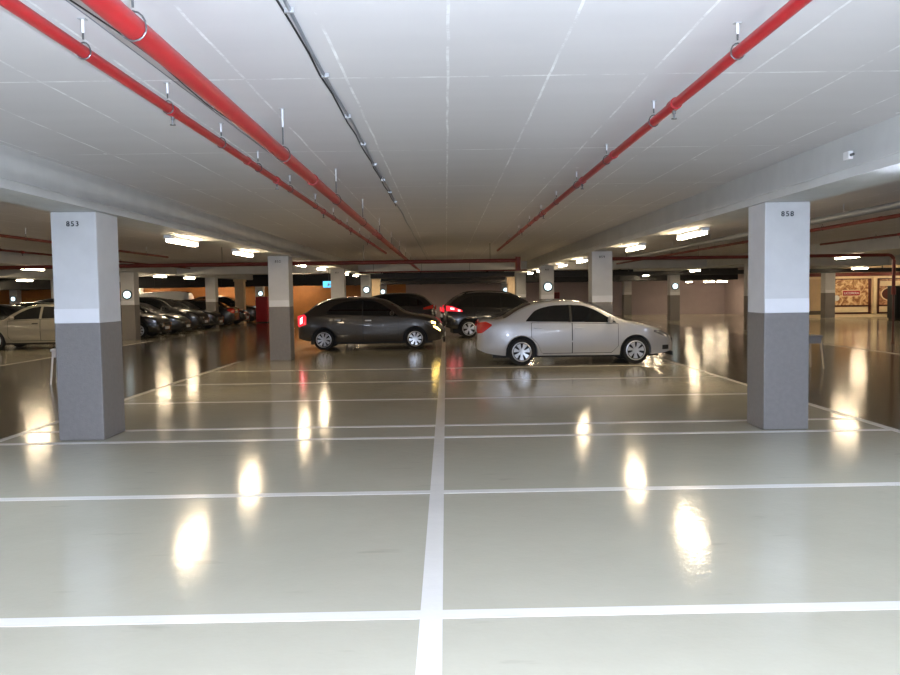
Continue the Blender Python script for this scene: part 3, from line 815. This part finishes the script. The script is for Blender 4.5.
HAT = dict(L=4.18, W=1.70, wheels=(.75, 3.34), wr=.30, rim=.21, spokes=8, tumble=.40, pillar=(1.82, 1.90),
    top=[(0, .55), (.02, .88), (.08, 1.02), (.26, 1.12), (.45, 1.27), (.68, 1.40), (.95, 1.475), (1.4, 1.51), (1.95, 1.50), (2.4, 1.43), (2.75, 1.27), (3.05, 1.09), (3.3, 1.02), (3.7, .95), (3.95, .86), (4.1, .73), (4.16, .60), (4.18, .5)],
    belt=[(0, .92), (.8, .99), (1.5, .98), (2.6, .96), (3.1, .92), (3.8, .78), (4.18, .5)],
    bot=[(0, .36), (.25, .28), (.6, .24), (3.6, .22), (4.0, .25), (4.18, .32)],
    doors=[(1.02, 1.86, lin((1, .7), (1.18, .45), (1.24, .29), (1.9, .29)), lin((1, .97), (1.9, .955))),
           (1.88, 2.86, lin((1.8, .29), (2.76, .29), (2.86, .42)), lin((1.8, .955), (2.9, .92)))],
    windows=[(.82, 1.84, lin((.8, 1.02), (1.84, .985)), pchip([(.82, 1.04), (.95, 1.19), (1.2, 1.33), (1.5, 1.385), (1.84, 1.40)])),
             (1.87, 2.86, lin((1.8, .985), (2.86, .955)), pchip([(1.8, 1.40), (2.1, 1.385), (2.35, 1.31), (2.6, 1.16), (2.82, .99), (2.86, .965)]))],
    windshield=(2.36, 3.06), rearglass=(.24, .74),
    tails=[(.02, .26, lin((0, .66), (.26, .74)), lin((0, .98), (.2, 1.03), (.26, .96)), 'tail_lit'), (.07, .15, lin((.07, .74), (.15, .78)), lin((.07, .90), (.15, .97)), 'tail_core')],
    heads=[(3.62, 4.02, lin((3.6, .74), (3.75, .66), (4.02, .56)), lin((3.6, .80), (3.8, .80), (4.02, .68)), 'lens'),
           (3.80, 3.92, lin((3.8, .735), (3.92, .70)), lin((3.8, .80), (3.92, .76)), 'amber'),
           (3.86, 4.05, lin((3.86, .63), (4.05, .50)), lin((3.86, .66), (3.95, .63), (4.05, .54)), 'amber')],
    lampz=(.70, .98), plate_rear=.62, plate_front=.38, mirror=(2.72, 1.03), handle='alloy', antenna=None)
build_car('dark_hatchback', HAT, 'dark graphite hatchback with glowing tail light and amber lights, parked sideways left of middle', loc=(-2.14, 23.45, .003), sc=1., pm='graphite')

SUV = dict(L=4.45, W=1.78, wheels=(.88, 3.55), wr=.325, rim=.225, spokes=5, tumble=.34,
    top=[(0, .60), (.03, .98), (.10, 1.10), (.30, 1.30), (.55, 1.48), (.85, 1.585), (1.3, 1.62), (2.0, 1.60), (2.5, 1.52), (2.9, 1.33), (3.25, 1.12), (3.6, 1.05), (4.0, .96), (4.3, .80), (4.42, .62), (4.45, .52)],
    belt=[(0, 1.0), (.8, 1.06), (2.0, 1.03), (3.2, .98), (4.0, .82), (4.45, .52)],
    bot=[(0, .42), (.3, .34), (.7, .30), (3.8, .28), (4.2, .31), (4.45, .38)],
    doors=[(1.1, 2.02, lin((1.1, .75), (1.3, .36), (2.1, .36)), lin((1, 1.04), (2.1, 1.01))), (2.04, 3.05, lin((2, .36), (3.05, .36)), lin((2, 1.01), (3.1, .98)))],
    windows=[(.50, 1.02, lin((.5, 1.10), (1.05, 1.09)), pchip([(.50, 1.14), (.62, 1.28), (.8, 1.38), (1.02, 1.45)])),
             (1.06, 2.0, lin((1, 1.09), (2, 1.05)), lin((1.06, 1.46), (2, 1.48))),
             (2.04, 3.05, lin((2, 1.05), (3.05, 1.02)), pchip([(2.0, 1.48), (2.4, 1.43), (2.8, 1.22), (3.0, 1.06), (3.05, 1.03)]))],
    windshield=(2.5, 3.2), rearglass=(.14, .56),
    tails=[(.10, .66, lin((0, .96), (.66, .92)), lin((.1, 1.14), (.3, 1.12), (.66, .97)), 'tail_lit'), (.24, .38, lin((.2, 1.01), (.4, .99)), lin((.2, 1.08), (.4, 1.05)), 'tail_core'), (.50, .58, lin((.5, .94), (.6, .93)), lin((.5, 1.0), (.6, .98)), 'tail_core')],
    heads=[(3.95, 4.3, lin((3.9, .76), (4.3, .62)), lin((3.9, .83), (4.1, .82), (4.3, .7)), 'lens')],
    lampz=(.92, 1.08), plate_rear=.78, plate_front=.45, mirror=(2.85, 1.1), rails=(.7, 2.5))
build_car('black_wagon', SUV, 'black wagon with roof rails and red tail light behind the silver sedan', loc=(2.05, 28.75, .003), rz=math.radians(5), pm='blackpaint')

CHA = dict(HAT); CHA.update(L=4.05, wheels=(.72, 3.22), tumble=.42,
    top=[(0, .55), (.02, .92), (.1, 1.12), (.35, 1.34), (.7, 1.43), (1.3, 1.455), (1.9, 1.44), (2.3, 1.36), (2.7, 1.14), (2.95, .98), (3.3, .93), (3.7, .85), (3.92, .72), (4.03, .58), (4.05, .48)],
    windshield=(2.28, 2.9), rearglass=(.16, .55),
    windows=[(.55, 1.72, lin((.5, 1.0), (1.8, .97)), pchip([(.55, 1.03), (.7, 1.22), (.95, 1.31), (1.72, 1.34)])),
             (1.80, 2.74, lin((1.8, .97), (2.74, .94)), pchip([(1.8, 1.34), (2.05, 1.31), (2.4, 1.17), (2.68, .98), (2.74, .95)]))],
    tails=[(.02, .22, lin((0, .70), (.22, .76)), lin((0, 1.0), (.22, .95)), 'tail')],
    heads=[(3.5, 3.88, lin((3.5, .70), (3.88, .58)), lin((3.5, .76), (3.7, .75), (3.88, .64)), 'lens')],
    doors=[(.98, 1.75, lin((.98, .7), (1.12, .45), (1.2, .29), (1.9, .29)), lin((1, .955), (1.9, .94))), (1.77, 2.76, lin((1.7, .29), (2.66, .29), (2.76, .42)), lin((1.7, .94), (2.8, .90)))],
    mould=(1.1, 2.7, .62), antenna=None, handle='trim', mirror=(2.6, 1.0))
build_car('champagne_hatchback', CHA, 'pale champagne hatchback at the left edge, partly hidden by the near left column', loc=(-12.87, 25.7, .0), rz=PI, pm='champagne')

# dark cars parked beyond the left aisle, noses to the aisle
def strip_roof(d): d = dict(d); d['rails'] = None; d['tails'] = [(.10, .5, lin((0, .96), (.5, .93)), lin((.1, 1.12), (.5, 1.0)), 'tail')]; return d
DH = dict(CHA); DH.update(mould=None)
c1 = build_car('parked_car', DH, 'black hatchback nose out, first parked past the left aisle column', 'dark cars parked at the left', (-13.1, 31.75, 0), 0, pm='blackpaint')
c2 = build_car('parked_car', strip_roof(SUV), 'black tall car nose out, third in the dark row at left', 'dark cars parked at the left', (-13.2, 36.6, 0), 0, pm='navy')
DS = dict(SED); DS.update(mould=None)
c3 = build_car('parked_car', DS, 'charcoal sedan nose out, second in the dark row at left', 'dark cars parked at the left', (-13.2, 34.2, 0), 0, sc=.957, pm='navy')
dup(c1, (-13.0, 39.0, 0), 0, 'black hatchback nose out, fourth in the dark row at left')
dup(c3, (-13.2, 42.2, 0), PI, 'charcoal sedan with its tail out, past the second left aisle column')
dup(c1, (-13.1, 44.6, 0), 0, 'black hatchback nose out, beside the warm lit pier at left')
dup(c2, (-13.3, 48.3, 0), 0, 'black tall car nose out, farthest in the dark row at left')
for i, (x, y, s, lab) in enumerate([(-18.0, 31.6, c3, 'charcoal sedan in the rear line of cars, behind the champagne hatchback'), (-18.0, 34.0, c1, 'black hatchback in the rear line of cars, second from the front'),
                                (-18.1, 36.6, c2, 'black tall car in the rear line of cars, third from the front'), (-18.1, 39.1, c3, 'charcoal sedan in the rear line of cars, fourth from the front'),
                                (-18.1, 44.4, c2, 'black tall car in the rear line of cars, nearest the orange wall')]):
    dup(s, (x, y, 0), PI, lab, 'rear line of dark cars at the left')
VAN = strip_roof(SUV); VAN.update(L=4.7, W=1.85)
VAN['top'] = [(0, .60), (.03, 1.5), (.10, 1.80), (.30, 1.90), (.85, 1.93), (1.3, 1.94), (2.0, 1.93), (2.9, 1.86), (3.4, 1.5), (3.8, 1.12), (4.1, 1.0), (4.5, .82), (4.66, .62), (4.70, .52)]; VAN['windshield'] = (3.0, 3.75)
build_car('white_van', VAN, 'white van whose roof shows over the dark cars at left', loc=(-17.95, 49.3, 0), rz=PI, pm='vanwhite')
for x, y, s, lab in [(-28.9, 40.0+3.6, c1, 'black hatchback beyond the second left aisle, front one'), (-29, 46.2, c3, 'charcoal sedan beyond the second left aisle, rear one')]:
    dup(s, (x, y, 0), 0, lab, 'dark cars beyond the second left aisle')
# dark cars behind the hatchback
dup(c2, (-2.65, 33.2, 0), PI, 'black tall car with its tail by the centre line, seen over the hatchback bonnet', 'dark cars behind the hatchback')
dup(c1, (-3.2, 36.7, 0), PI, 'black hatchback farther back, seen over the graphite hatchback roof', 'dark cars behind the hatchback')

# ------------------------------------------------------------------ camera
HC = 1.58
cam = bpy.data.cameras.new('camera'); co = bpy.data.objects.new('camera', cam); C.objects.link(co)
cam.sensor_width = 36; cam.lens = 800*36/900; cam.clip_end = 200; cam.clip_start = .05
pitch = math.atan(44.5/800); roll = math.radians(.83); yaw = math.radians(.24)
co.matrix_world = Matrix.Translation((0, 0, HC)) @ Matrix.Rotation(-yaw, 4, 'Z') @ Matrix.Rotation(PI/2-pitch, 4, 'X') @ Matrix.Rotation(-roll, 4, 'Z')
SC.camera = co
# the camera's own flash
fl = bpy.data.lights.new('camera_flash', 'POINT'); fl.energy = 1080; fl.color = (.66, .78, 1); fl.shadow_soft_size = .015
fo = bpy.data.objects.new('camera_flash', fl); C.objects.link(fo); fo.location = (.06, .02, HC+.05)

w = bpy.data.worlds.new('world'); SC.world = w; w.use_nodes = True
w.node_tree.nodes['Background'].inputs[0].default_value = (.02, .02, .02, 1); w.node_tree.nodes['Background'].inputs[1].default_value = .2
SC.view_settings.view_transform = 'Standard'; SC.view_settings.look = 'None'
SC.view_settings.gamma = 1; SC.view_settings.use_curve_mapping = False
SC.view_settings.exposure = .45
SC.cycles.max_bounces = 8; SC.cycles.diffuse_bounces = 5; SC.cycles.sample_clamp_indirect = 6
try: SC.cycles.use_denoising = True
except Exception: pass
